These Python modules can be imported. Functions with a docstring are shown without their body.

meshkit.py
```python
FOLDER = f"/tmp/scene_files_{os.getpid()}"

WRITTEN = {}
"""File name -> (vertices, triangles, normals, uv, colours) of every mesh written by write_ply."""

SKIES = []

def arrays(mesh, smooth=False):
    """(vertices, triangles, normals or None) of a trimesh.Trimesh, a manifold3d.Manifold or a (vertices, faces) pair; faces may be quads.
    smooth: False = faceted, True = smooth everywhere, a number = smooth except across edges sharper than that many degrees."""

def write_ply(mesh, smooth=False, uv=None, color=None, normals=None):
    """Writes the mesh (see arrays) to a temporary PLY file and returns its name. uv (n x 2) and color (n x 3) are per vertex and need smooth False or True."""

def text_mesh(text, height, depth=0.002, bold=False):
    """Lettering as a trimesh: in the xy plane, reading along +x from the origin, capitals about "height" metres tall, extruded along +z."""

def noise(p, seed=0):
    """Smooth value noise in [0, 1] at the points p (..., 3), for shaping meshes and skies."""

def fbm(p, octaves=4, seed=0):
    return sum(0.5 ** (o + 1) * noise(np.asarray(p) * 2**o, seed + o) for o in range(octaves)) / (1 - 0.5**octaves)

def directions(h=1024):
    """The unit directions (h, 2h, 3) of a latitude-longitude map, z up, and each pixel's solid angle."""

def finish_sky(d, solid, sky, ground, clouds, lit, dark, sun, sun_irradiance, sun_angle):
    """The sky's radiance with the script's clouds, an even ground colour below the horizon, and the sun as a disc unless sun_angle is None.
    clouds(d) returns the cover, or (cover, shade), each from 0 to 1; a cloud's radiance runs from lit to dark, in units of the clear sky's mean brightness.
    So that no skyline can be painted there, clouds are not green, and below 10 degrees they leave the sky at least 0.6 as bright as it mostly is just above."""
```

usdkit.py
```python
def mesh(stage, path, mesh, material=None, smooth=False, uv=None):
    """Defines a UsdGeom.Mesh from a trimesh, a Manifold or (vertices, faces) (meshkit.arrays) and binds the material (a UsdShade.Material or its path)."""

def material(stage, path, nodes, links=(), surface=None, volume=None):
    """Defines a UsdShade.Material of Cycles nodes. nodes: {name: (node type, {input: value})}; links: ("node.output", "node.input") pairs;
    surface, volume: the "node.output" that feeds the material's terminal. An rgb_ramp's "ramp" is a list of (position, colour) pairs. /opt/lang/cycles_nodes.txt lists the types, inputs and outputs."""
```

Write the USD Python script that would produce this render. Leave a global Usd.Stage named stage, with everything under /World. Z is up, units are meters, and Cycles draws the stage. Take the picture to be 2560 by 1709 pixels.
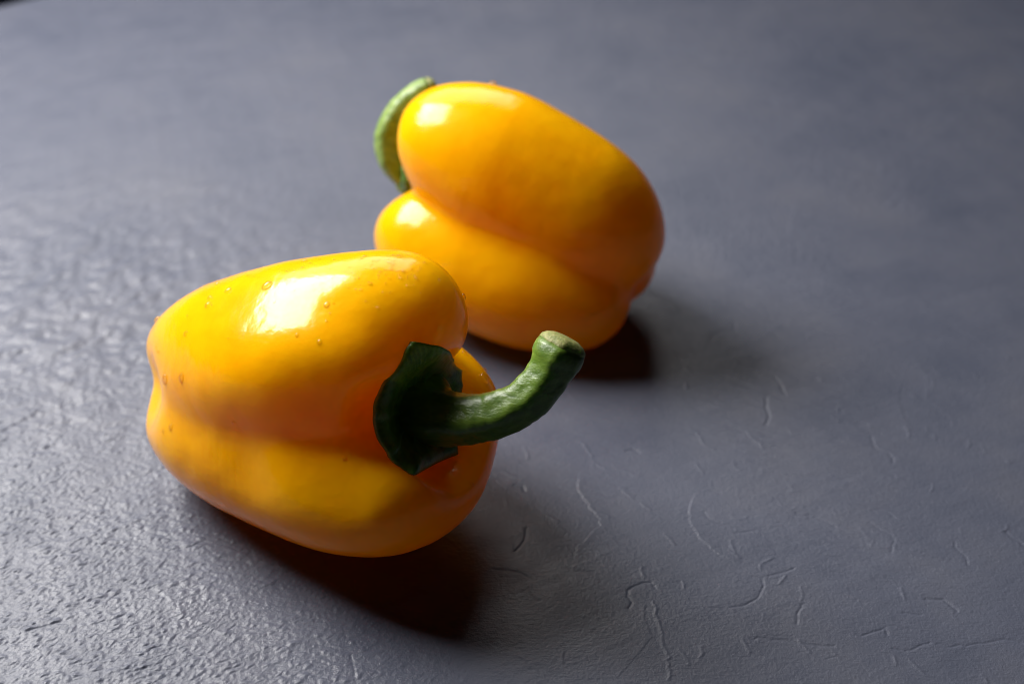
import math, numpy as np, trimesh
from scipy.interpolate import PchipInterpolator, CubicSpline
from scipy.spatial import cKDTree
from pxr import Usd, UsdGeom, UsdLux, UsdShade, Gf, Sdf
import usdkit, meshkit

stage = Usd.Stage.CreateInMemory()
UsdGeom.SetStageUpAxis(stage, UsdGeom.Tokens.z)
UsdGeom.SetStageMetersPerUnit(stage, 1.0)
world = UsdGeom.Xform.Define(stage, '/World'); stage.SetDefaultPrim(world.GetPrim())
UsdGeom.Scope.Define(stage, '/World/Looks')
mm = .001

# ------------------------------------------------------------------ naming helpers
used = {}
def path(name, parent='/World'):
    key = (str(parent), name); n = used.get(key, 0); used[key] = n + 1
    return f'{parent}/{name}' + (f'_{n:03d}' if n else '')
def custom(prim, **kw):
    for a, b in kw.items(): prim.SetCustomDataByKey(a, b)
def obj(name, mesh, m, parent='/World', smooth=True, **kw):
    p = usdkit.mesh(stage, path(name, parent), mesh, m, smooth=smooth).GetPrim(); custom(p, **kw); return p
def thing(name, A, o, **kw):
    x = UsdGeom.Xform.Define(stage, path(name)); A = np.array(A)
    x.AddTransformOp().Set(Gf.Matrix4d(*A[:, 0], 0, *A[:, 1], 0, *A[:, 2], 0, *o, 1))
    custom(x.GetPrim(), **kw); return x.GetPath()

# ------------------------------------------------------------------ camera, lamps, exposure
PITCH = 36.0
CAM = (0, -.399, .29)
cam = UsdGeom.Camera.Define(stage, '/World/camera')
cam.AddTranslateOp().Set(Gf.Vec3d(*CAM)); cam.AddRotateXOp().Set(90 - PITCH)
cam.CreateFocalLengthAttr(50.0); cam.CreateHorizontalApertureAttr(36.0); cam.CreateVerticalApertureAttr(24.03)
cam.CreateClippingRangeAttr(Gf.Vec2f(.02, 50))
cam.CreateFStopAttr(8.0); cam.CreateFocusDistanceAttr(.376)
cam.CreateExposureAttr(.32)

def look_at(prim, eye, target):
    """lamp frame: shines along its -z"""
    eye, target = np.array(eye, float), np.array(target, float)
    z = eye - target; z /= np.linalg.norm(z)
    x = np.cross([0, 0, 1.], z); x /= np.linalg.norm(x); y = np.cross(z, x)
    m = Gf.Matrix4d(*x, 0, *y, 0, *z, 0, *eye, 1)
    UsdGeom.Xformable(prim).AddTransformOp().Set(m)

def window_lamp(name, eye, target, w, h, watts, color):
    l = UsdLux.RectLight.Define(stage, path(name))
    l.CreateWidthAttr(w); l.CreateHeightAttr(h); l.CreateIntensityAttr(watts); l.CreateColorAttr(Gf.Vec3f(*color))
    look_at(l, eye, target)
    return l

window_lamp('window_light', (-.46, .20, .515), (.08, -.26, .08), .38, .34, 29.0, (1.0, .97, .94))
window_lamp('window_light', (-.18, .54, .52), (-.08, -.42, .20), .60, .46, 3.2, (1.0, .97, .94))
dome = UsdLux.DomeLight.Define(stage, '/World/room_light')
dm = usdkit.material(stage, '/World/Looks/room_air', {'b': ('background_shader', {'color': (.55, .65, 1.0), 'strength': .006})}, [], surface='b.background')
UsdShade.MaterialBindingAPI.Apply(dome.GetPrim()).Bind(dm)

# ------------------------------------------------------------------ materials
def mat(name, nodes, links, surface):
    return usdkit.material(stage, '/World/Looks/' + name, nodes, links, surface=surface)

TABLE = mat('painted_plaster', {
    'g': ('geometry', {}),
    'n1': ('noise_texture', {'scale': 16.0, 'detail': 7.0, 'roughness': .66}),
    'r1': ('rgb_ramp', {'ramp': [(.30, (.052, .060, .088)), (.5, (.068, .075, .104)), (.72, (.082, .087, .112))]}),
    'mp': ('mapping', {'rotation': (0, 0, .55), 'scale': (320, 1500, 400)}),
    'n2': ('noise_texture', {'scale': 1.0, 'detail': 3.0, 'roughness': .6}),
    'n3': ('noise_texture', {'scale': 900.0, 'detail': 3.0, 'roughness': .65}),
    'b1': ('bump', {'strength': .6, 'distance': .00018}),
    'b2': ('bump', {'strength': .6, 'distance': .0003}),
    'nr': ('noise_texture', {'scale': 60.0, 'detail': 4.0}),
    'rr': ('map_range', {'from_min': .3, 'from_max': .7, 'to_min': .37, 'to_max': .50}),
    'p': ('principled_bsdf', {'specular_ior_level': .33})},
    [('g.position', 'n1.vector'), ('n1.fac', 'r1.fac'), ('g.position', 'mp.vector'), ('mp.vector', 'n2.vector'), ('g.position', 'n3.vector'),
     ('g.position', 'nr.vector'), ('nr.fac', 'rr.value'), ('rr.result', 'p.roughness'),
     ('n2.fac', 'b1.height'), ('n3.fac', 'b2.height'), ('b1.normal', 'b2.normal'), ('b2.normal', 'p.normal'), ('r1.color', 'p.base_color')], 'p.BSDF')

SKIN = mat('yellow_skin', {
    't': ('texture_coordinate', {}),
    'n1': ('noise_texture', {'scale': 42.0, 'detail': 8.0, 'roughness': .62}),
    'r1': ('rgb_ramp', {'ramp': [(.28, (.84, .34, .0010)), (.5, (.90, .41, .0012)), (.72, (.92, .45, .0016))]}),
    'mp': ('mapping', {'scale': (300, 300, 75)}),
    'n2': ('noise_texture', {'scale': 1.0, 'detail': 2.0, 'roughness': .5}),
    'b1': ('bump', {'strength': .4, 'distance': .00018}),
    'n3': ('noise_texture', {'scale': 150.0, 'detail': 3.0}),
    'b2': ('bump', {'strength': .4, 'distance': .0006}),
    'tr': ('translucent_bsdf', {}), 'mx': ('mix_closure', {'fac': .18}),                        # light comes through the thin hollow wall
    'p': ('principled_bsdf', {'roughness': .17, 'ior': 1.38, 'specular_ior_level': .5, 'specular_tint': (1.0, .86, .62), 'subsurface_weight': .32, 'subsurface_radius': (1.0, .75, .06),
                              'subsurface_scale': .007, 'subsurface_method': 'random_walk', 'coat_weight': .06, 'coat_roughness': .06})},
    [('t.object', 'n1.vector'), ('n1.fac', 'r1.fac'), ('r1.color', 'p.base_color'), ('t.object', 'mp.vector'), ('mp.vector', 'n2.vector'), ('t.object', 'n3.vector'),
     ('n3.fac', 'b2.height'), ('b2.normal', 'b1.normal'), ('n2.fac', 'b1.height'), ('b1.normal', 'p.normal'), ('b1.normal', 'p.coat_normal'), ('p.BSDF', 'mx.closure1'), ('tr.BSDF', 'mx.closure2'), ('r1.color', 'tr.color')], 'mx.closure')

def green(name, dark, light, rough, dist, sc=(500, 500, 160)):
    return mat(name, {
        't': ('texture_coordinate', {}),
        'mp': ('mapping', {'scale': sc}),
        'n1': ('noise_texture', {'scale': 1.0, 'detail': 5.0, 'roughness': .65}),
        'r1': ('rgb_ramp', {'ramp': [(.32, dark), (.68, light)]}),
        'n2': ('noise_texture', {'scale': 1500.0, 'detail': 3.0}),
        'b0': ('bump', {'strength': .6, 'distance': dist}),
        'b1': ('bump', {'strength': .5, 'distance': .00012}),
        'p': ('principled_bsdf', {'roughness': rough, 'specular_ior_level': .5, 'subsurface_weight': .12, 'subsurface_radius': (.5, 1.0, .2), 'subsurface_scale': .0015})},
        [('t.object', 'mp.vector'), ('mp.vector', 'n1.vector'), ('n1.fac', 'r1.fac'), ('r1.color', 'p.base_color'), ('t.object', 'n2.vector'),
         ('n1.fac', 'b0.height'), ('b0.normal', 'b1.normal'), ('n2.fac', 'b1.height'), ('b1.normal', 'p.normal')], 'p.BSDF')
CALYX = green('calyx_green', (.022, .078, .007), (.075, .20, .025), .32, .0009, (300, 300, 300))
STEM = green('stem_green', (.050, .105, .007), (.125, .20, .022), .38, .0004)
STEM_PALE = green('stem_pale_green', (.10, .17, .025), (.22, .30, .07), .45, .0004)
CUT = green('stem_cut', (.10, .13, .018), (.26, .25, .08), .6, .0006, (700, 700, 700))
WATER = mat('water', {'f': ('fresnel', {'IOR': 1.4}), 't': ('transparent_bsdf', {'color': (.99, .98, .95)}), 'g': ('glossy_bsdf', {'color': (1, 1, 1), 'roughness': .04}), 'm': ('mix_closure', {})},
            [('f.fac', 'm.fac'), ('t.BSDF', 'm.closure1'), ('g.BSDF', 'm.closure2')], 'm.closure')

# ------------------------------------------------------------------ table
def fbm2(x, y, sx, sy=None, rot=0.0, octaves=4, seed=0):
    sy = sy or sx; c, s = math.cos(rot), math.sin(rot)
    u, v = (x * c + y * s) / sx, (-x * s + y * c) / sy
    return meshkit.fbm(np.stack([u, v, np.full_like(u, .37 + seed)], -1), octaves, seed) - .5

def edge(x): return np.clip(.3040 + (x + .2478) * .75, -.30, .62)      # far rim of the table top, running off behind on the left
def spaced(lo, hi, fine, coarse, a, b):
    out = [lo]
    while out[-1] < hi:
        q = out[-1]; d = max(a - q, q - b, 0); out.append(q + min(coarse, fine + d * .012))
    return np.array(out)
def seg_dist(px, py, poly):
    """distance to a polyline and the side of it (+1 left of its run)"""
    best = np.full(px.shape, 1e9); side = np.zeros(px.shape)
    for (ax, ay), (bx, by) in zip(poly[:-1], poly[1:]):
        dx, dy = bx - ax, by - ay; t = np.clip(((px - ax) * dx + (py - ay) * dy) / (dx * dx + dy * dy), 0, 1)
        d = np.hypot(px - ax - t * dx, py - ay - t * dy); sd = np.sign((py - ay) * dx - (px - ax) * dy)
        n = d < best; best = np.where(n, d, best); side = np.where(n, sd, side)
    return best, side

def table_mesh():
    xs = spaced(-.62, .62, .00034, .012, -.145, .15); ys = spaced(-.42, .62, .00034, .012, -.165, -.03)
    X, Y = np.meshgrid(xs, ys); Y = np.minimum(Y, edge(X))
    rng = np.random.default_rng(5)
    h = .0006 * fbm2(X, Y, .060, seed=1, octaves=3)
    swirl = fbm2(X, Y, .09, seed=2, octaves=2)
    # trowel strokes in two crossing directions
    left = np.clip((.02 - X) / .14, 0, 1)
    h += (.00022 + .00045 * left) * fbm2(X + .03 * swirl, Y + .03 * swirl, .022, .0045, .45, 4, 3)
    h += (.00006 + .00030 * left) * fbm2(X, Y + .02 * swirl, .004, .030, .25, 3, 7)
    # wrinkled skin where the layer dried, on the left behind the peppers
    wr = np.clip(1 - np.hypot((X + .15) / .10, (Y - .03) / .10), 0, 1) ** .7
    h += .0032 * wr * np.abs(fbm2(X + .012 * swirl, Y, .013, .0075, .9, 3, 21)) ** .8 + .0017 * wr * fbm2(X, Y, .006, .0035, -.3, 3, 23)
    # pimpled, granular paint, strongest at the near left
    grain = np.clip(.60 - (X + .09) / .10 - (Y + .09) / .16, .04, 1.0)
    peb = fbm2(X, Y, .0019, .0015, .4, 2, 11)
    h += .0017 * grain * np.abs(peb) ** 1.2
    rip = fbm2(X + .01 * swirl, Y, .0075, .0011, -.38, 3, 13)
    h += .00050 * np.clip(fbm2(X, Y, .05, seed=17) * 4 + .45, 0, 1) * rip
    # lapped edges of dried layers and hairline cracks
    def wander(p, a, n, step, bend):
        out = [p]
        for _ in range(n):
            a += rng.normal(0, bend); p = (p[0] + step * math.cos(a), p[1] + step * math.sin(a)); out.append(p)
        return out
    def local(poly, pad=.012):
        q = np.array(poly); i0, i1 = np.searchsorted(xs, [q[:, 0].min() - pad, q[:, 0].max() + pad]); j0, j1 = np.searchsorted(ys, [q[:, 1].min() - pad, q[:, 1].max() + pad])
        return slice(j0, j1), slice(i0, i1)
    def rough(poly):
        q = np.array(poly); n = max(2, int(np.linalg.norm(np.diff(q, axis=0), axis=1).sum() / .0016)); t = np.linspace(0, len(q) - 1, n)
        c = CubicSpline(range(len(q)), q)(t) if len(q) > 2 else q[0] + (q[1] - q[0]) * t[:, None]
        return [tuple(p) for p in c + rng.normal(0, .00034, c.shape)]
    def lap(poly, hgt, w=.0028):
        s = local(poly); d, side = seg_dist(X[s], Y[s], poly)
        h[s] += hgt * np.where(side > 0, np.exp(-d / w), -.35 * np.exp(-d / (w * .3))) * np.clip(1 - d / .012, 0, 1)
    def crack(poly, dep, w=.00036):
        s = local(poly); d, _ = seg_dist(X[s], Y[s], poly); h[s] -= dep * np.exp(-(d / w) ** 2)
    for poly in LAPS: lap(rough(poly), .00016)
    for poly in CRACKS: crack(rough(poly), .00018, .00030)
    for poly in RIDGES: crack(rough(poly), -.00015, .00034)
    for _ in range(26):
        p = (rng.uniform(-.17, .19), rng.uniform(-.17, .16))
        lap(wander(p, rng.uniform(0, 6.28), rng.integers(4, 12), .0035, .35), rng.uniform(.00002, .00007))
    for _ in range(22):
        p = (rng.uniform(-.02, .20), rng.uniform(-.17, .02))
        crack(wander(p, rng.choice([.1, 2.6, 1.9, -.6]) + rng.normal(0, .3), rng.integers(2, 8), .0025, .5), rng.uniform(.00006, .00028))
    for _ in range(150):                                           # raised crumbs and short ridges
        p = (rng.uniform(-.02, .17), rng.uniform(-.17, .0)); poly = wander(p, -1.0 + rng.normal(0, .35), rng.integers(1, 5), .0014, .35)
        crack(poly, -rng.uniform(.00004, .00016), rng.uniform(.00026, .0004))
    v = np.stack([X, Y, h - .0002], -1).reshape(-1, 3)
    nx = len(xs); idx = np.arange(len(v)).reshape(X.shape)
    a, b, c, d = idx[:-1, :-1].ravel(), idx[:-1, 1:].ravel(), idx[1:, 1:].ravel(), idx[1:, :-1].ravel()
    f = np.vstack([np.stack([a, b, c], 1), np.stack([a, c, d], 1)])
    e1, e2 = v[f[:, 1]] - v[f[:, 0]], v[f[:, 2]] - v[f[:, 0]]
    f = f[np.linalg.norm(np.cross(e1, e2), axis=1) > 1e-11]
    # rim and underside
    xb = np.linspace(-.62, .62, 63); out = [(-.62, -.42), (.62, -.42)] + [(x, float(edge(x))) for x in xb[::-1]]
    from shapely.geometry import Polygon
    slab = trimesh.creation.extrude_polygon(Polygon(out).buffer(0), .028); slab.apply_translation([0, 0, -.0295])
    return trimesh.util.concatenate([trimesh.Trimesh(v, f, process=False), slab])

LAPS = [[(-0.1435, 0.0706), (-0.1459, 0.0526), (-0.1449, 0.0334)], [(-0.1319, 0.0403), (-0.1238, 0.0287)], [(-0.1416, 0.0427), (-0.1346, 0.0310), (-0.1352, 0.0251)], [(-0.1257, 0.0526), (-0.1200, 0.0334)], [(-0.1567, 0.0031), (-0.1524, 0.0048), (-0.1487, 0.0084)], [(-0.1933, 0.0540), (-0.1781, 0.0526), (-0.1600, 0.0501), (-0.1481, 0.0756)], [(-0.1022, 0.0665), (-0.1109, 0.0451), (-0.1182, 0.0310)], [(-0.1635, -0.0484), (-0.1594, -0.0448), (-0.1547, -0.0384)], [(-0.1374, -0.0233), (-0.1321, -0.0292), (-0.1268, -0.0366)], [(-0.1226, -0.0952), (-0.1167, -0.1010), (-0.1118, -0.1047), (-0.1134, -0.1092), (-0.1109, -0.1128), (-0.1045, -0.1158), (-0.0994, -0.1177), (-0.0928, -0.1248), (-0.0845, -0.1304), (-0.0774, -0.1354)], [(-0.1031, -0.1010), (-0.0988, -0.1016), (-0.0951, -0.1010), (-0.0907, -0.0978)], [(-0.1569, -0.0677), (-0.1521, -0.0790), (-0.1488, -0.0926)], [(0.0199, -0.0723), (0.0223, -0.0817), (0.0261, -0.0897), (0.0234, -0.0947), (0.0181, -0.1023)], [(0.0538, -0.0806), (0.0537, -0.0947), (0.0631, -0.1062)], [(-0.1911, 0.0786), (-0.1737, 0.0909), (-0.1598, 0.1068)], [(-0.1243, 0.0909), (-0.1062, 0.0972), (-0.0959, 0.1167)], [(-0.1698, 0.0336), (-0.1584, 0.0233), (-0.1573, 0.0133)], [(-0.1601, 0.0668), (-0.1597, 0.0786), (-0.1514, 0.0909)]]
CRACKS = [[(-0.0770, -0.1321), (-0.0743, -0.1310), (-0.0696, -0.1313)], [(-0.0433, -0.1409), (-0.0423, -0.1448), (-0.0410, -0.1479)], [(-0.0051, -0.1099), (-0.0006, -0.1099), (0.0023, -0.1110), (0.0053, -0.1135)], [(0.0609, -0.1240), (0.0642, -0.1230), (0.0686, -0.1196), (0.0707, -0.1135)], [(0.0730, -0.1116), (0.0805, -0.1094)], [(0.0930, -0.1334), (0.0964, -0.1339), (0.1007, -0.1321), (0.1012, -0.1343)], [(0.1023, -0.1393), (0.1059, -0.1400), (0.1083, -0.1386), (0.1121, -0.1371)], [(0.1145, -0.1376), (0.1205, -0.1384), (0.1285, -0.1367), (0.1371, -0.1371)], [(0.0639, -0.1351), (0.0701, -0.1359), (0.0786, -0.1371), (0.0864, -0.1388)], [(0.0656, -0.0947), (0.0693, -0.0938)], [(-0.1547, -0.0384), (-0.1531, -0.0345)], [(-0.0888, -0.1094), (-0.0837, -0.1125)], [(-0.1220, -0.0790), (-0.1217, -0.0843)], [(0.0774, -0.1307), (0.0798, -0.1240), (0.0808, -0.1233)], [(0.1067, -0.1263), (0.1120, -0.1272)]]
RIDGES = [[(0.0393, -0.1215), (0.0399, -0.1292), (0.0411, -0.1384), (0.0414, -0.1434), (0.0414, -0.1496)], [(0.0574, -0.0456), (0.0603, -0.0518), (0.0634, -0.0580)], [(0.0338, -0.0765), (0.0364, -0.0796)], [(0.0390, -0.0817), (0.0410, -0.0847)], [(0.0642, -0.0975), (0.0641, -0.1033)], [(0.0710, -0.1070), (0.0745, -0.1052)], [(0.0445, -0.0947), (0.0476, -0.1000)], [(0.0753, -0.0488), (0.0787, -0.0563)], [(0.0571, -0.0643), (0.0592, -0.0681)], [(0.1087, -0.1172), (0.1092, -0.1209)], [(0.1061, -0.1434), (0.1083, -0.1475), (0.1101, -0.1489)], [(0.0625, -0.1364), (0.0631, -0.1400)], [(0.0781, -0.1364), (0.0797, -0.1407)], [(0.0753, -0.1157), (0.0769, -0.1125)], [(0.0249, -0.0624), (0.0285, -0.0658)], [(0.0322, -0.0662), (0.0393, -0.0699)], [(0.0215, -0.0528), (0.0250, -0.0605)], [(-0.0062, -0.0662), (0.0012, -0.0699)], [(0.1019, -0.1420), (0.1015, -0.1451)]]
obj('tabletop', table_mesh(), TABLE, smooth=40, kind='structure', label='grey painted plaster tabletop with brushed relief and hairline cracks', category='tabletop')

# ------------------------------------------------------------------ bell peppers (local frame: z towards the stem)
def chain(ang, prof, n=48):
    p = np.array(prof, float); t, tt = np.linspace(0, 1, len(p)), np.linspace(0, 1, n)
    z, d, r = (PchipInterpolator(t, p[:, k] * mm)(tt) for k in range(3)); a = np.radians(PchipInterpolator(t, np.array(ang, float))(tt))
    return np.stack([d * np.cos(a), d * np.sin(a), z, r], -1)

class Body:
    """lobes as chains of spheres melted together, hollowed by dents"""
    def __init__(self, lobes, k, dents): self.L, self.k, self.dents = [chain(a, p) for a, p in lobes], k, dents
    def field(self, p):
        out = np.empty(len(p))
        for i in range(0, len(p), 8192): out[i:i + 8192] = self._field(p[i:i + 8192])
        return out
    def _field(self, p):
        f = np.array([(np.sqrt(np.maximum((p * p).sum(-1)[:, None] + (L[:, :3] ** 2).sum(-1)[None] - 2 * p @ L[:, :3].T, 0)) - L[None, :, 3]).min(1) for L in self.L])
        m = f.min(0); f = m - self.k * np.log(np.exp(-(f - m) / self.k).sum(0))
        for c, r, kk in self.dents:
            g = r - np.linalg.norm(p - np.array(c), axis=-1); m = np.maximum(f, g); f = m + kk * np.log(np.exp((f - m) / kk) + np.exp((g - m) / kk))
        return f
    def grad(self, p, e=2e-4):
        return np.stack([(self.field(p + d) - self.field(p - d)) / (2 * e) for d in np.eye(3) * e], 1)
    def mesh(self, sub=6):
        s = trimesh.creation.icosphere(subdivisions=sub); v = np.array(s.vertices); hi = np.full(len(v), .004); done = np.zeros(len(v), bool)
        for h in np.linspace(.084, .004, 28):
            i = np.where(~done)[0]; i = i[self.field(v[i] * h) < 0]; done[i] = True; hi[i] = h + .003
        lo = hi - .003
        for _ in range(7):
            m = (lo + hi) / 2; ins = self.field(v * m[:, None]) < 0; lo, hi = np.where(ins, m, lo), np.where(ins, hi, m)
        t = trimesh.Trimesh(v * ((lo + hi) / 2)[:, None], s.faces, process=False)
        for it in range(4):                                         # even the net out, then back onto the surface
            trimesh.smoothing.filter_laplacian(t, lamb=.5, iterations=5)
            p = np.array(t.vertices); g = self.grad(p); f = self.field(p); t.vertices = p - g * (f / np.maximum((g * g).sum(1), .05))[:, None]
        trimesh.smoothing.filter_laplacian(t, lamb=.4, iterations=3)
        p = np.array(t.vertices); q = p * 1000
        n = t.vertex_normals
        t.vertices = p + n * (.00045 * (meshkit.fbm(q / 22 + 3, 2, 4) - .5) + .0003 * (meshkit.fbm(q / 9 + 7, 2, 9) - .5))[:, None]
        return t
    def top(self, xy, z0=.062, z1=.010):
        """height of the surface along the axis, seen from the stem side"""
        z = np.full(len(xy), z1); done = np.zeros(len(xy), bool)
        for h in np.arange(z0, z1, -.0006):
            i = np.where(~done)[0]
            if not len(i): break
            i = i[self.field(np.c_[xy[i], np.full(len(i), h)]) < 0]; done[i] = True; z[i] = h + .0003
        return z

def calyx_mesh(bd, centre, tips, bulge, seed, thick=.0030):
    """green star plate lying in the hollow; tips: local points round the rim in order"""
    rng = np.random.default_rng(seed); tips = np.array(tips) * mm; c = np.array(centre) * mm; n = len(tips); per = 22
    rim = []
    for i in range(n):
        a, b = tips[i], tips[(i + 1) % n]
        for j in range(per):
            t = j / per; p = a * (1 - t) + b * t; out = p - c; out[2] = 0; out /= np.linalg.norm(out)
            rim.append(p + out * bulge * mm * math.sin(math.pi * t) + out * .00012 * math.sin(9 * t + i * 2.1))
    rim = np.array(rim); m = len(rim); rows = 18; top = []
    for k in range(rows + 1):
        s = k / rows; p = c[None] + (rim - c) * s; p[:, 2] = c[2] + (rim[:, 2] - c[2]) * s ** 1.25 + .0016 * math.exp(-((s - .82) / .13) ** 2) - .0012 * math.exp(-((s - .55) / .12) ** 2)
        top.append(p)
    top = np.array(top); P = top.reshape(-1, 3)
    tt = np.tile((np.arange(m) % per) / per, rows + 1); near = np.minimum(tt, 1 - tt); ss = np.repeat(np.linspace(0, 1, rows + 1), m)
    P[:, 2] += .0013 * np.exp(-(near / .11) ** 2) * np.clip(ss * 1.6, 0, 1) - .0007 * np.clip((ss - .86) / .14, 0, 1) ** 2     # a rib to every tip, the rim rolled down
    S = np.repeat(np.linspace(0, 1, rows + 1), m)
    wav = meshkit.fbm(P * 1000 / 5 + seed, 3, seed) - .5
    P[:, 2] += .0014 * wav * np.clip(S * 1.5, 0, 1)
    floor = bd.top(P[:, :2]) + .0011
    P[:, 2] = np.where(P[:, 2] < floor, floor, P[:, 2])
    G = P[:, 2].reshape(rows + 1, m); fl = floor.reshape(rows + 1, m)   # even out the lifted places
    for _ in range(6):
        G = (2 * G + np.roll(G, 1, 1) + np.roll(G, -1, 1)) / 4; G[1:-1] = (2 * G[1:-1] + G[2:] + G[:-2]) / 4; G = np.maximum(G, fl)
    P[:, 2] = G.ravel()
    top = P.reshape(rows + 1, m, 3); bot = top.copy(); bot[..., 2] -= thick * (1 - .5 * np.linspace(0, 1, rows + 1)[:, None])
    V = np.vstack([top.reshape(-1, 3), bot.reshape(-1, 3)]); o = (rows + 1) * m; F = []
    for k in range(rows):
        for i in range(m):
            a, b, d, e = k * m + i, k * m + (i + 1) % m, (k + 1) * m + (i + 1) % m, (k + 1) * m + i
            F += [(a, e, d), (a, d, b), (o + a, o + d, o + e), (o + a, o + b, o + d)]
    for i in range(m):
        a, b = rows * m + i, rows * m + (i + 1) % m; F += [(a, o + a, o + b), (a, o + b, b)]
    return trimesh.Trimesh(V, F, process=True)

def stem_mesh(pts, radii, seed, n=90, m=40, ridges=5, ridge=.075):
    """swept round stalk with faint ribs; returns the stalk and its cut end"""
    pts = np.array(pts) * mm; t = np.r_[0, np.cumsum(np.linalg.norm(np.diff(pts, axis=0), axis=1))]; t /= t[-1]; tt = np.linspace(0, 1, n)
    C = CubicSpline(t, pts)(tt); R = PchipInterpolator(t, np.array(radii) * mm)(tt); T = np.gradient(C, axis=0); T /= np.linalg.norm(T, axis=1)[:, None]
    N = np.cross(T[0], [0, 1., .3]); N /= np.linalg.norm(N); rings = []; th = np.linspace(0, 2 * math.pi, m, endpoint=False)
    for i in range(n):
        N = N - T[i] * (N @ T[i]); N /= np.linalg.norm(N); B = np.cross(T[i], N)
        r = R[i] * (1 + ridge * np.cos(ridges * th + 1.3 * tt[i]) * (1 - .4 * tt[i]))
        p = C[i] + (np.cos(th) * r)[:, None] * N + (np.sin(th) * r)[:, None] * B
        d = (p - C[i]) / np.linalg.norm(p - C[i], axis=1)[:, None]
        rings.append(p + d * ((.0006 + .0007 * tt[i]) * (meshkit.fbm(p * 1000 / 3.2 + seed, 3, seed) - .5))[:, None])
    def skin(rs, cap0, cap1):
        k = len(rs); V = list(np.vstack(rs)); F = []
        for i in range(k - 1):
            for j in range(m):
                a, b, c, d = i * m + j, i * m + (j + 1) % m, (i + 1) * m + (j + 1) % m, (i + 1) * m + j; F += [(a, b, c), (a, c, d)]
        for flag, base, flip in ((cap0, 0, True), (cap1, (k - 1) * m, False)):
            if flag is not None:
                V.append(flag); q = len(V) - 1
                for j in range(m):
                    a, b = base + j, base + (j + 1) % m; F.append((b, a, q) if flip else (a, b, q))
        return trimesh.Trimesh(np.array(V), F, process=False)
    last = rings[-1]; cl = last.mean(0)
    dome = [cl + (last - cl) * s + T[-1] * up for s, up in ((1.02, .0011), (1.01, .0024), (.96, .0039))]
    stalk = skin(rings + dome, rings[0].mean(0), dome[-1].mean(0))
    cap = []                                                        # corky cut end: low dome with a lip
    for s, up in ((.91, .0034), (.968, .0038), (.92, .0047), (.78, .0057), (.55, .0063), (.28, .0065)):
        q = cl + (last - cl) * s + T[-1] * up; d = meshkit.fbm(q * 1000 / 1.6, 2, seed + 3) - .5; cap.append(q + T[-1] * (.0010 * d * (s > .91))[:, None])
    return stalk, skin(cap, cap[0].mean(0) + T[-1] * .0002, cap[-1].mean(0))

def droplet_mesh(p, n, r, stretch=1.0, down=None, flat=.72):
    """a bead of water sitting on the skin, drawn out along `down`"""
    n = n / np.linalg.norm(n); d = down - n * (down @ n); d /= max(np.linalg.norm(d), 1e-9); e = np.cross(n, d)
    s = trimesh.creation.icosphere(subdivisions=3 if r > .0007 else 2); v = np.array(s.vertices)
    tail = np.where(v[:, 0] > 0, stretch, .5 + .5 * stretch)
    v = p + r * (v[:, :1] * tail[:, None] * d + v[:, 1:2] * e * (1 - .12 * np.clip(-v[:, :1], 0, 1)) + v[:, 2:] * n * flat) + n * r * flat * .12
    return trimesh.Trimesh(v, s.faces, process=False)

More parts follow.
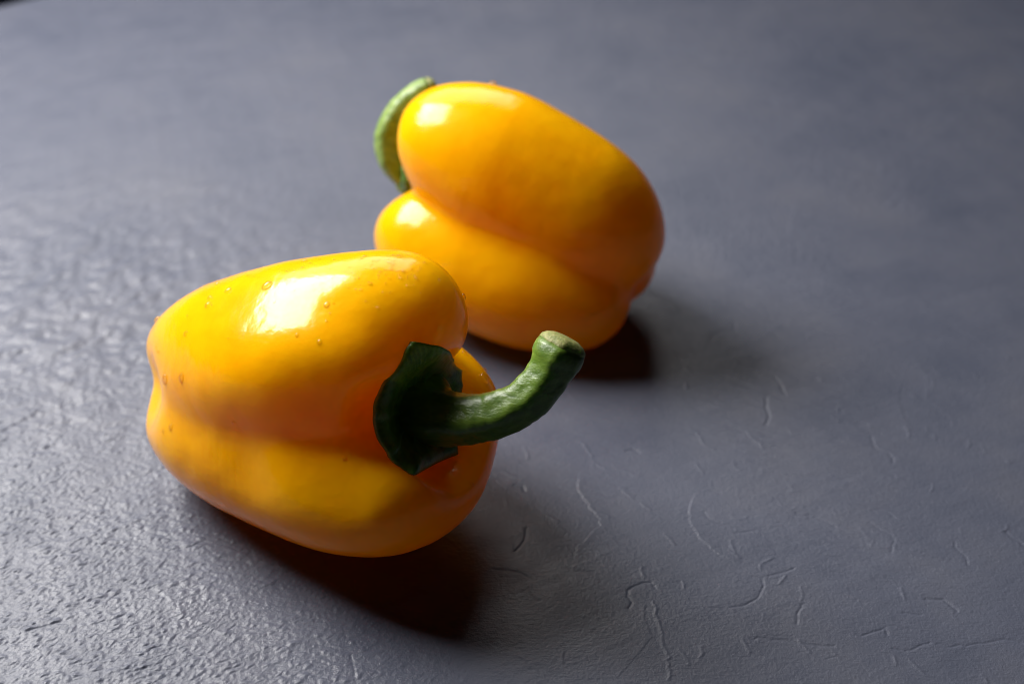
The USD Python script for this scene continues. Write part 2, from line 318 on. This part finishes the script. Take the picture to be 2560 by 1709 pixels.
def pepper(A, o, lobes, k, dents, calyx, stem, drops, beads, stem_mat, **kw):
    A = np.array(A); root = thing('bell_pepper', A, o, **kw)
    bd = Body(lobes, k, dents); bm = bd.mesh()
    obj('body', bm, SKIN, root)
    cal = obj('calyx', calyx_mesh(bd, *calyx), CALYX, root, smooth=65)
    stalk, cut = stem_mesh(*stem)
    sp = obj('stem', stalk, stem_mat, root)
    obj('cut_end', cut, CUT, sp.GetPath())
    tree = cKDTree(bm.vertices); nor = bm.vertex_normals; down = np.array(A).T @ np.array([0, 0, -1.])
    st, sn = cKDTree(stalk.vertices), stalk.vertex_normals
    for x, y, z, r, s, on in drops:
        p = np.array([x, y, z]) * mm; tr, no, vv = (st, sn, stalk.vertices) if on else (tree, nor, bm.vertices)
        i = tr.query(p)[1]; q = p - no[i] * ((p - vv[i]) @ no[i])
        obj('water_droplet', droplet_mesh(q, no[i], r * .8 * mm, s, down), WATER, root)
    if beads:
        ms = []
        for x, y, z, r in beads:
            p = np.array([x, y, z]) * mm; i = tree.query(p)[1]; q = p - nor[i] * ((p - bm.vertices[i]) @ nor[i]); ms.append(droplet_mesh(q, nor[i], r * 1.1 * mm, 1.15, down))
        obj('fine_water_beads', trimesh.util.concatenate(ms), WATER, root, kind='stuff')

# DROPS
FRONT_DROPS = [(0.7,43.1,7.9,0.98,1.0,0), (-0.5,43.4,11.5,0.49,1.0,0), (-2.9,43.2,10.4,0.59,1.0,0), (-11.3,38.4,-12.0,1.01,1.5,0), (-13.0,36.2,-18.6,0.79,1.3,0), (-15.3,35.4,-17.4,1.01,1.3,0), (-10.4,41.1,3.6,1.41,1.6,0), (-21.6,29.2,-22.8,0.74,1.5,0), (-26.7,16.1,-32.2,1.16,2.0,0), (-28.9,19.5,-21.3,1.02,2.0,0), (-9.3,23.4,-51.1,1.22,1.5,0), (-6.8,37.0,-21.7,0.69,1.3,0), (-5.5,40.2,-9.1,0.45,1.0,0), (-11.8,38.6,25.7,0.73,1.8,0), (-20.3,32.7,28.4,0.62,1.6,0), (-21.1,34.3,21.9,0.52,1.6,0), (-4.9,42.8,9.2,0.54,1.2,0), (10.6,42.0,31.4,0.53,1.2,0), (11.2,41.5,32.6,0.85,1.4,0), (14.5,38.4,38.1,0.53,1.2,0), (22.6,24.4,41.0,0.98,1.3,0), (28.5,1.7,30.5,0.92,1.3,0), (6.3,40.1,37.5,0.52,1.7,0), (5.0,41.3,34.7,0.53,1.4,0), (25.2,-3.5,38.5,1.70,1.3,0), (30.9,-4.7,34.4,0.81,1.2,0), (-0.5,-20.7,48.1,0.77,1.5,0), (-26.1,1.2,31.0,0.63,1.6,0), (-32.1,10.2,-1.2,0.66,1.4,0), (-31.5,1.0,-35.0,0.53,1.3,0), (-31.4,3.3,-30.7,0.82,1.9,0), (-35.9,-18.0,-15.8,0.52,1.0,0), (-36.2,-20.6,-3.0,0.45,1.0,0)]
FRONT_BEADS = [(-24.7,32.1,-1.1,0.25), (-20.4,21.7,-40.3,0.26), (-22.0,21.5,-37.5,0.33), (-4.7,42.7,6.2,0.33), (-4.2,43.1,16.3,0.32), (1.8,43.5,12.9,0.27), (1.9,43.6,15.0,0.22), (2.2,43.7,17.8,0.28), (-4.7,42.4,22.7,0.27), (-17.1,32.0,-25.6,0.25), (-3.7,42.5,2.2,0.22), (-14.9,39.1,9.7,0.28), (-8.5,41.9,9.1,0.38), (-13.5,37.0,27.7,0.21), (-15.5,36.0,27.9,0.23), (-10.7,38.6,27.2,0.26), (9.5,42.3,30.6,0.32), (6.1,42.8,30.0,0.34), (5.1,43.0,29.0,0.32), (6.6,42.0,33.0,0.38), (3.6,41.4,34.3,0.31), (2.1,41.4,33.5,0.27), (2.3,40.9,34.9,0.23), (2.0,40.1,36.3,0.29), (3.9,39.5,38.2,0.25), (8.6,39.6,38.5,0.27), (7.0,38.0,40.8,0.29), (6.9,37.6,41.4,0.21), (13.2,34.7,43.0,0.25), (12.5,34.8,43.1,0.21), (6.7,35.7,43.3,0.25), (4.6,35.2,43.5,0.25), (3.3,37.7,40.5,0.23), (-2.1,40.4,32.9,0.42), (-2.1,40.2,33.5,0.31), (6.1,43.4,25.3,0.43), (4.9,43.5,25.4,0.37), (-5.8,35.8,37.3,0.27), (8.6,41.8,33.2,0.25), (7.6,41.9,33.3,0.27), (6.4,41.5,34.3,0.27), (7.2,41.5,34.2,0.23), (3.7,42.8,29.9,0.23), (5.1,42.8,30.1,0.25), (5.2,40.5,36.5,0.19), (-4.7,39.8,31.9,0.31), (7.0,39.0,39.4,0.19), (8.5,31.6,45.9,0.19), (3.3,30.1,46.2,0.21), (21.0,21.7,42.8,0.33), (15.3,17.7,45.4,0.32), (12.4,41.2,32.9,0.32), (5.6,39.0,39.3,0.21), (4.7,39.1,39.0,0.14), (-2.8,41.7,28.8,0.17), (1.1,41.2,33.5,0.18), (7.0,40.4,37.0,0.18), (2.7,42.5,30.4,0.16), (8.7,39.6,38.5,0.17), (2.9,42.7,29.9,0.21), (0.2,39.6,36.4,0.23), (6.4,41.5,5.7,0.19), (2.7,41.6,33.4,0.23), (-1.1,37.8,38.4,0.19), (-2.1,38.4,36.8,0.22), (11.5,39.9,37.1,0.18), (6.0,40.6,36.6,0.22), (2.6,42.3,31.0,0.21), (4.6,41.1,35.1,0.21), (1.2,41.1,33.7,0.20), (10.6,41.1,34.6,0.21), (0.4,40.7,34.3,0.21), (11.2,38.6,39.5,0.18), (3.7,41.6,33.7,0.19), (6.1,43.4,25.3,0.16), (2.5,41.6,33.2,0.21), (-1.8,42.9,24.7,0.18), (7.2,42.4,31.3,0.19), (4.0,39.2,38.6,0.22), (0.1,43.2,25.0,0.20), (9.4,38.8,39.6,0.15), (-2.3,41.6,29.6,0.21), (2.5,42.2,31.5,0.16), (5.2,38.7,39.7,0.17), (5.9,41.6,34.2,0.17), (-1.6,43.4,18.2,0.17), (-1.4,42.6,26.7,0.17), (11.2,38.9,39.0,0.21), (12.3,36.9,41.3,0.15), (-5.8,40.4,28.8,0.15), (1.8,42.1,31.5,0.21), (10.5,38.8,39.4,0.17), (0.7,41.6,32.1,0.17), (4.7,37.1,41.6,0.20), (-5.0,42.7,18.7,0.17), (7.0,43.4,24.3,0.16), (3.7,43.0,28.7,0.19), (10.1,40.2,36.9,0.21), (8.0,42.2,31.9,0.22), (1.3,42.6,29.4,0.13), (-3.6,40.5,31.3,0.14), (3.5,40.5,36.2,0.16), (2.9,40.9,35.1,0.14), (-2.1,41.6,29.7,0.16), (4.8,43.5,25.6,0.17), (22.1,34.3,35.4,0.17), (-1.9,43.3,19.7,0.20), (6.7,42.2,32.3,0.17), (7.3,38.4,40.3,0.23), (8.9,41.2,34.8,0.19), (4.7,41.1,35.3,0.18), (16.4,40.4,28.0,0.24), (7.9,43.0,28.0,0.18), (12.8,36.3,41.7,0.13), (-6.3,37.6,34.4,0.21), (3.9,43.5,25.5,0.19), (-1.2,42.9,25.2,0.13), (10.3,36.1,42.7,0.18), (14.6,41.2,28.4,0.19), (4.5,39.9,37.5,0.19), (13.2,31.3,45.1,0.19), (10.3,40.8,35.3,0.15), (-5.2,40.0,30.7,0.18), (-8.0,42.1,10.2,0.18), (-3.3,33.4,-32.8,0.20), (0.8,39.7,-9.5,0.22), (-1.9,33.5,-31.9,0.15), (-4.4,42.6,4.2,0.13), (-3.3,33.4,-32.8,0.15), (-7.3,41.3,-2.8,0.22), (-9.6,41.0,20.0,0.18), (-12.0,40.3,16.7,0.12), (-1.9,33.5,-31.9,0.14), (-3.7,41.7,-2.8,0.15), (-1.3,36.7,-21.8,0.20), (-9.5,41.5,5.2,0.12), (-10.4,39.9,-5.8,0.14), (0.4,37.3,-18.7,0.14), (-1.8,34.9,-27.8,0.18), (-4.6,43.0,12.8,0.12), (0.3,42.8,5.4,0.13), (-9.1,41.2,20.0,0.15), (-1.9,33.5,-31.9,0.17), (-6.0,42.7,13.5,0.13), (-8.1,41.9,17.6,0.13), (-2.4,33.3,-32.7,0.14), (-9.7,41.4,4.4,0.12), (-10.8,41.0,14.0,0.20), (-10.4,41.2,7.0,0.13), (-3.3,33.4,-32.8,0.23), (-13.3,39.9,8.0,0.15), (0.4,42.3,1.4,0.14), (-5.7,37.6,-19.5,0.18), (-6.4,40.9,-5.8,0.18), (-5.9,42.6,17.8,0.20), (-3.4,32.8,-34.2,0.19), (-3.7,41.9,-1.7,0.16), (-8.2,41.7,18.6,0.17)]
REAR_DROPS = [(-8.3,39.6,14.2,1.75,1.3,0)]
# END DROPS
pepper([[.5599, -.2078, .8021], [.8286, .1404, -.5420], [0, .9680, .2508]], (-.05377, -.07804, .03824),
    [([119, 108, 96, 83, 71], [[-46.0, 12.1, 13.4], [-26.2, 17.0, 18.4], [2.6, 21.6, 20.6], [20, 23.6, 20.4], [28.5, 24, 19.6]]),
     ([-3.4, -10.7, -18.1, -25.4, -32.8], [[-40.6, 10.7, 15.0], [-21.4, 16.3, 18.7], [2.8, 20.2, 19.1], [21.0, 22.4, 16.7], [29.2, 21.8, 13.6]]),
     ([-91.1, -89.6, -88.0, -86.5, -85.0], [[-41.2, 11.3, 14.9], [-21.9, 14.7, 18.7], [2.4, 17.9, 20.7], [22.8, 21.8, 17.9], [32.0, 19.6, 15.0]]),
     ([-153.6, -149.7, -145.7, -141.7, -137.8], [[-43.7, 14.9, 15.6], [-22.6, 18.9, 19.9], [7.6, 21.0, 21.5], [27.5, 23.2, 18.1], [34.0, 22.0, 15.6]]),
     ([143, 138, 131, 125, 120], [[-30, 15.5, 13.5], [-16, 18, 17.5], [2.6, 20.6, 19.4], [18, 22, 18.4], [26, 22, 15.5]]),
     ([-54, -55, -57, -58, -58], [[-30, 11.5, 13], [-12, 14.5, 16], [4, 17.5, 17.5], [18, 20.2, 16.8], [28, 20.5, 15.0]]),
     ([-118, -117, -116, -114, -112], [[-34, 12, 14], [-14, 16, 17.5], [6, 19, 19.5], [23, 21.3, 17.6], [33, 20.6, 15.2]]),
     ([-76, -76, -77, -78, -78], [[0, 8, 14], [10, 12, 15], [18, 14.5, 15], [24, 16, 13.5], [30, 17, 11.5]])],
    3.0 * mm, [((0, -.001, .0465), .0160, .003), ((-.0185, .0095, .0425), .0105, .002), ((-.0512, .0229, .0369), .024, .004), ((-.0527, .0045, .0027), .017, .003), ((-.0501, .0033, .0378), .019, .003), ((-.0280, .0092, -.0530), .0105, .003)],
    ((0, .5, 36.0), [(-4.6, 26.0, 44.8), (2.6, 20.6, 46.0), (19.2, 2.4, 35.8), (4.4, -15.4, 40.8), (-18.6, -6.0, 46.5), (-19.8, .8, 40.5), (-17.0, 10.6, 37.5), (-9.5, 20.8, 41.5)], .3, 3),
    ([(.8, .8, 33.5), (.4, .8, 37.0), (-.8, .6, 42.3), (.4, 1.1, 53.5), (3.9, 2.8, 63.0), (8.1, 6.2, 69.4), (12.4, 10.8, 73.0), (14.9, 13.7, 74.4)], [11.5, 10.2, 7.9, 6.6, 6.1, 5.8, 5.7, 6.7], 5),
    FRONT_DROPS, FRONT_BEADS, STEM,
    label='wet yellow bell pepper in front, its thick curved green stem pointing right', category='bell pepper')
pepper([[-.3815, .2833, -.8799], [-.9244, -.1169, .3631], [0, .9519, .3065]], (-.00840, .02498, .03943),
    [([89.6, 88.2, 86.8, 85.4, 84.0], [[-44.0, 13.3, 17.2], [-27.3, 17.6, 24.0], [-1.6, 18.9, 25.1], [17.1, 18.4, 20.4], [22.7, 16.2, 15.3]]),
     ([-32.6, -36.9, -41.2, -45.5, -49.8], [[-41.9, 13.9, 18.3], [-21.6, 18.3, 22.4], [-2.3, 20.2, 21.5], [13, 19.8, 18.0], [18.6, 17.2, 13.0]]),
     ([-156.3, -159.0, -161.7, -164.5, -167.2], [[-43.9, 13.8, 17.1], [-19.5, 18.1, 21.2], [3.9, 21.5, 21.5], [20, 22.5, 19], [27, 20.5, 15.6]])],
    2.1 * mm, [((0, 0, .0495), .020, .004), ((.0269, .0134, -.0535), .008, .002)],
    ((0, 0, 29), [(8.5, 4.0, 30), (2.0, 9.0, 31), (-7.0, 7.0, 31), (-9.0, -2.0, 31), (-4.0, -8.0, 30), (5.0, -7.0, 30)], .8, 8),
    ([(0.5, -2.0, 27.0), (-3.4, -4.5, 28.6), (-0.2, -2.6, 34.0), (0.6, 1.9, 38.6), (-1.0, 7.2, 41.2), (-3.6, 13.2, 41.3), (-6.4, 18.5, 39.7), (-9.2, 22.0, 36.9)], [8.0, 6.5, 5.4, 5.0, 4.9, 4.8, 4.8, 5.3], 9),
    REAR_DROPS, [], STEM_PALE,
    label='yellow bell pepper lying behind, stem curled against its left end', category='bell pepper')
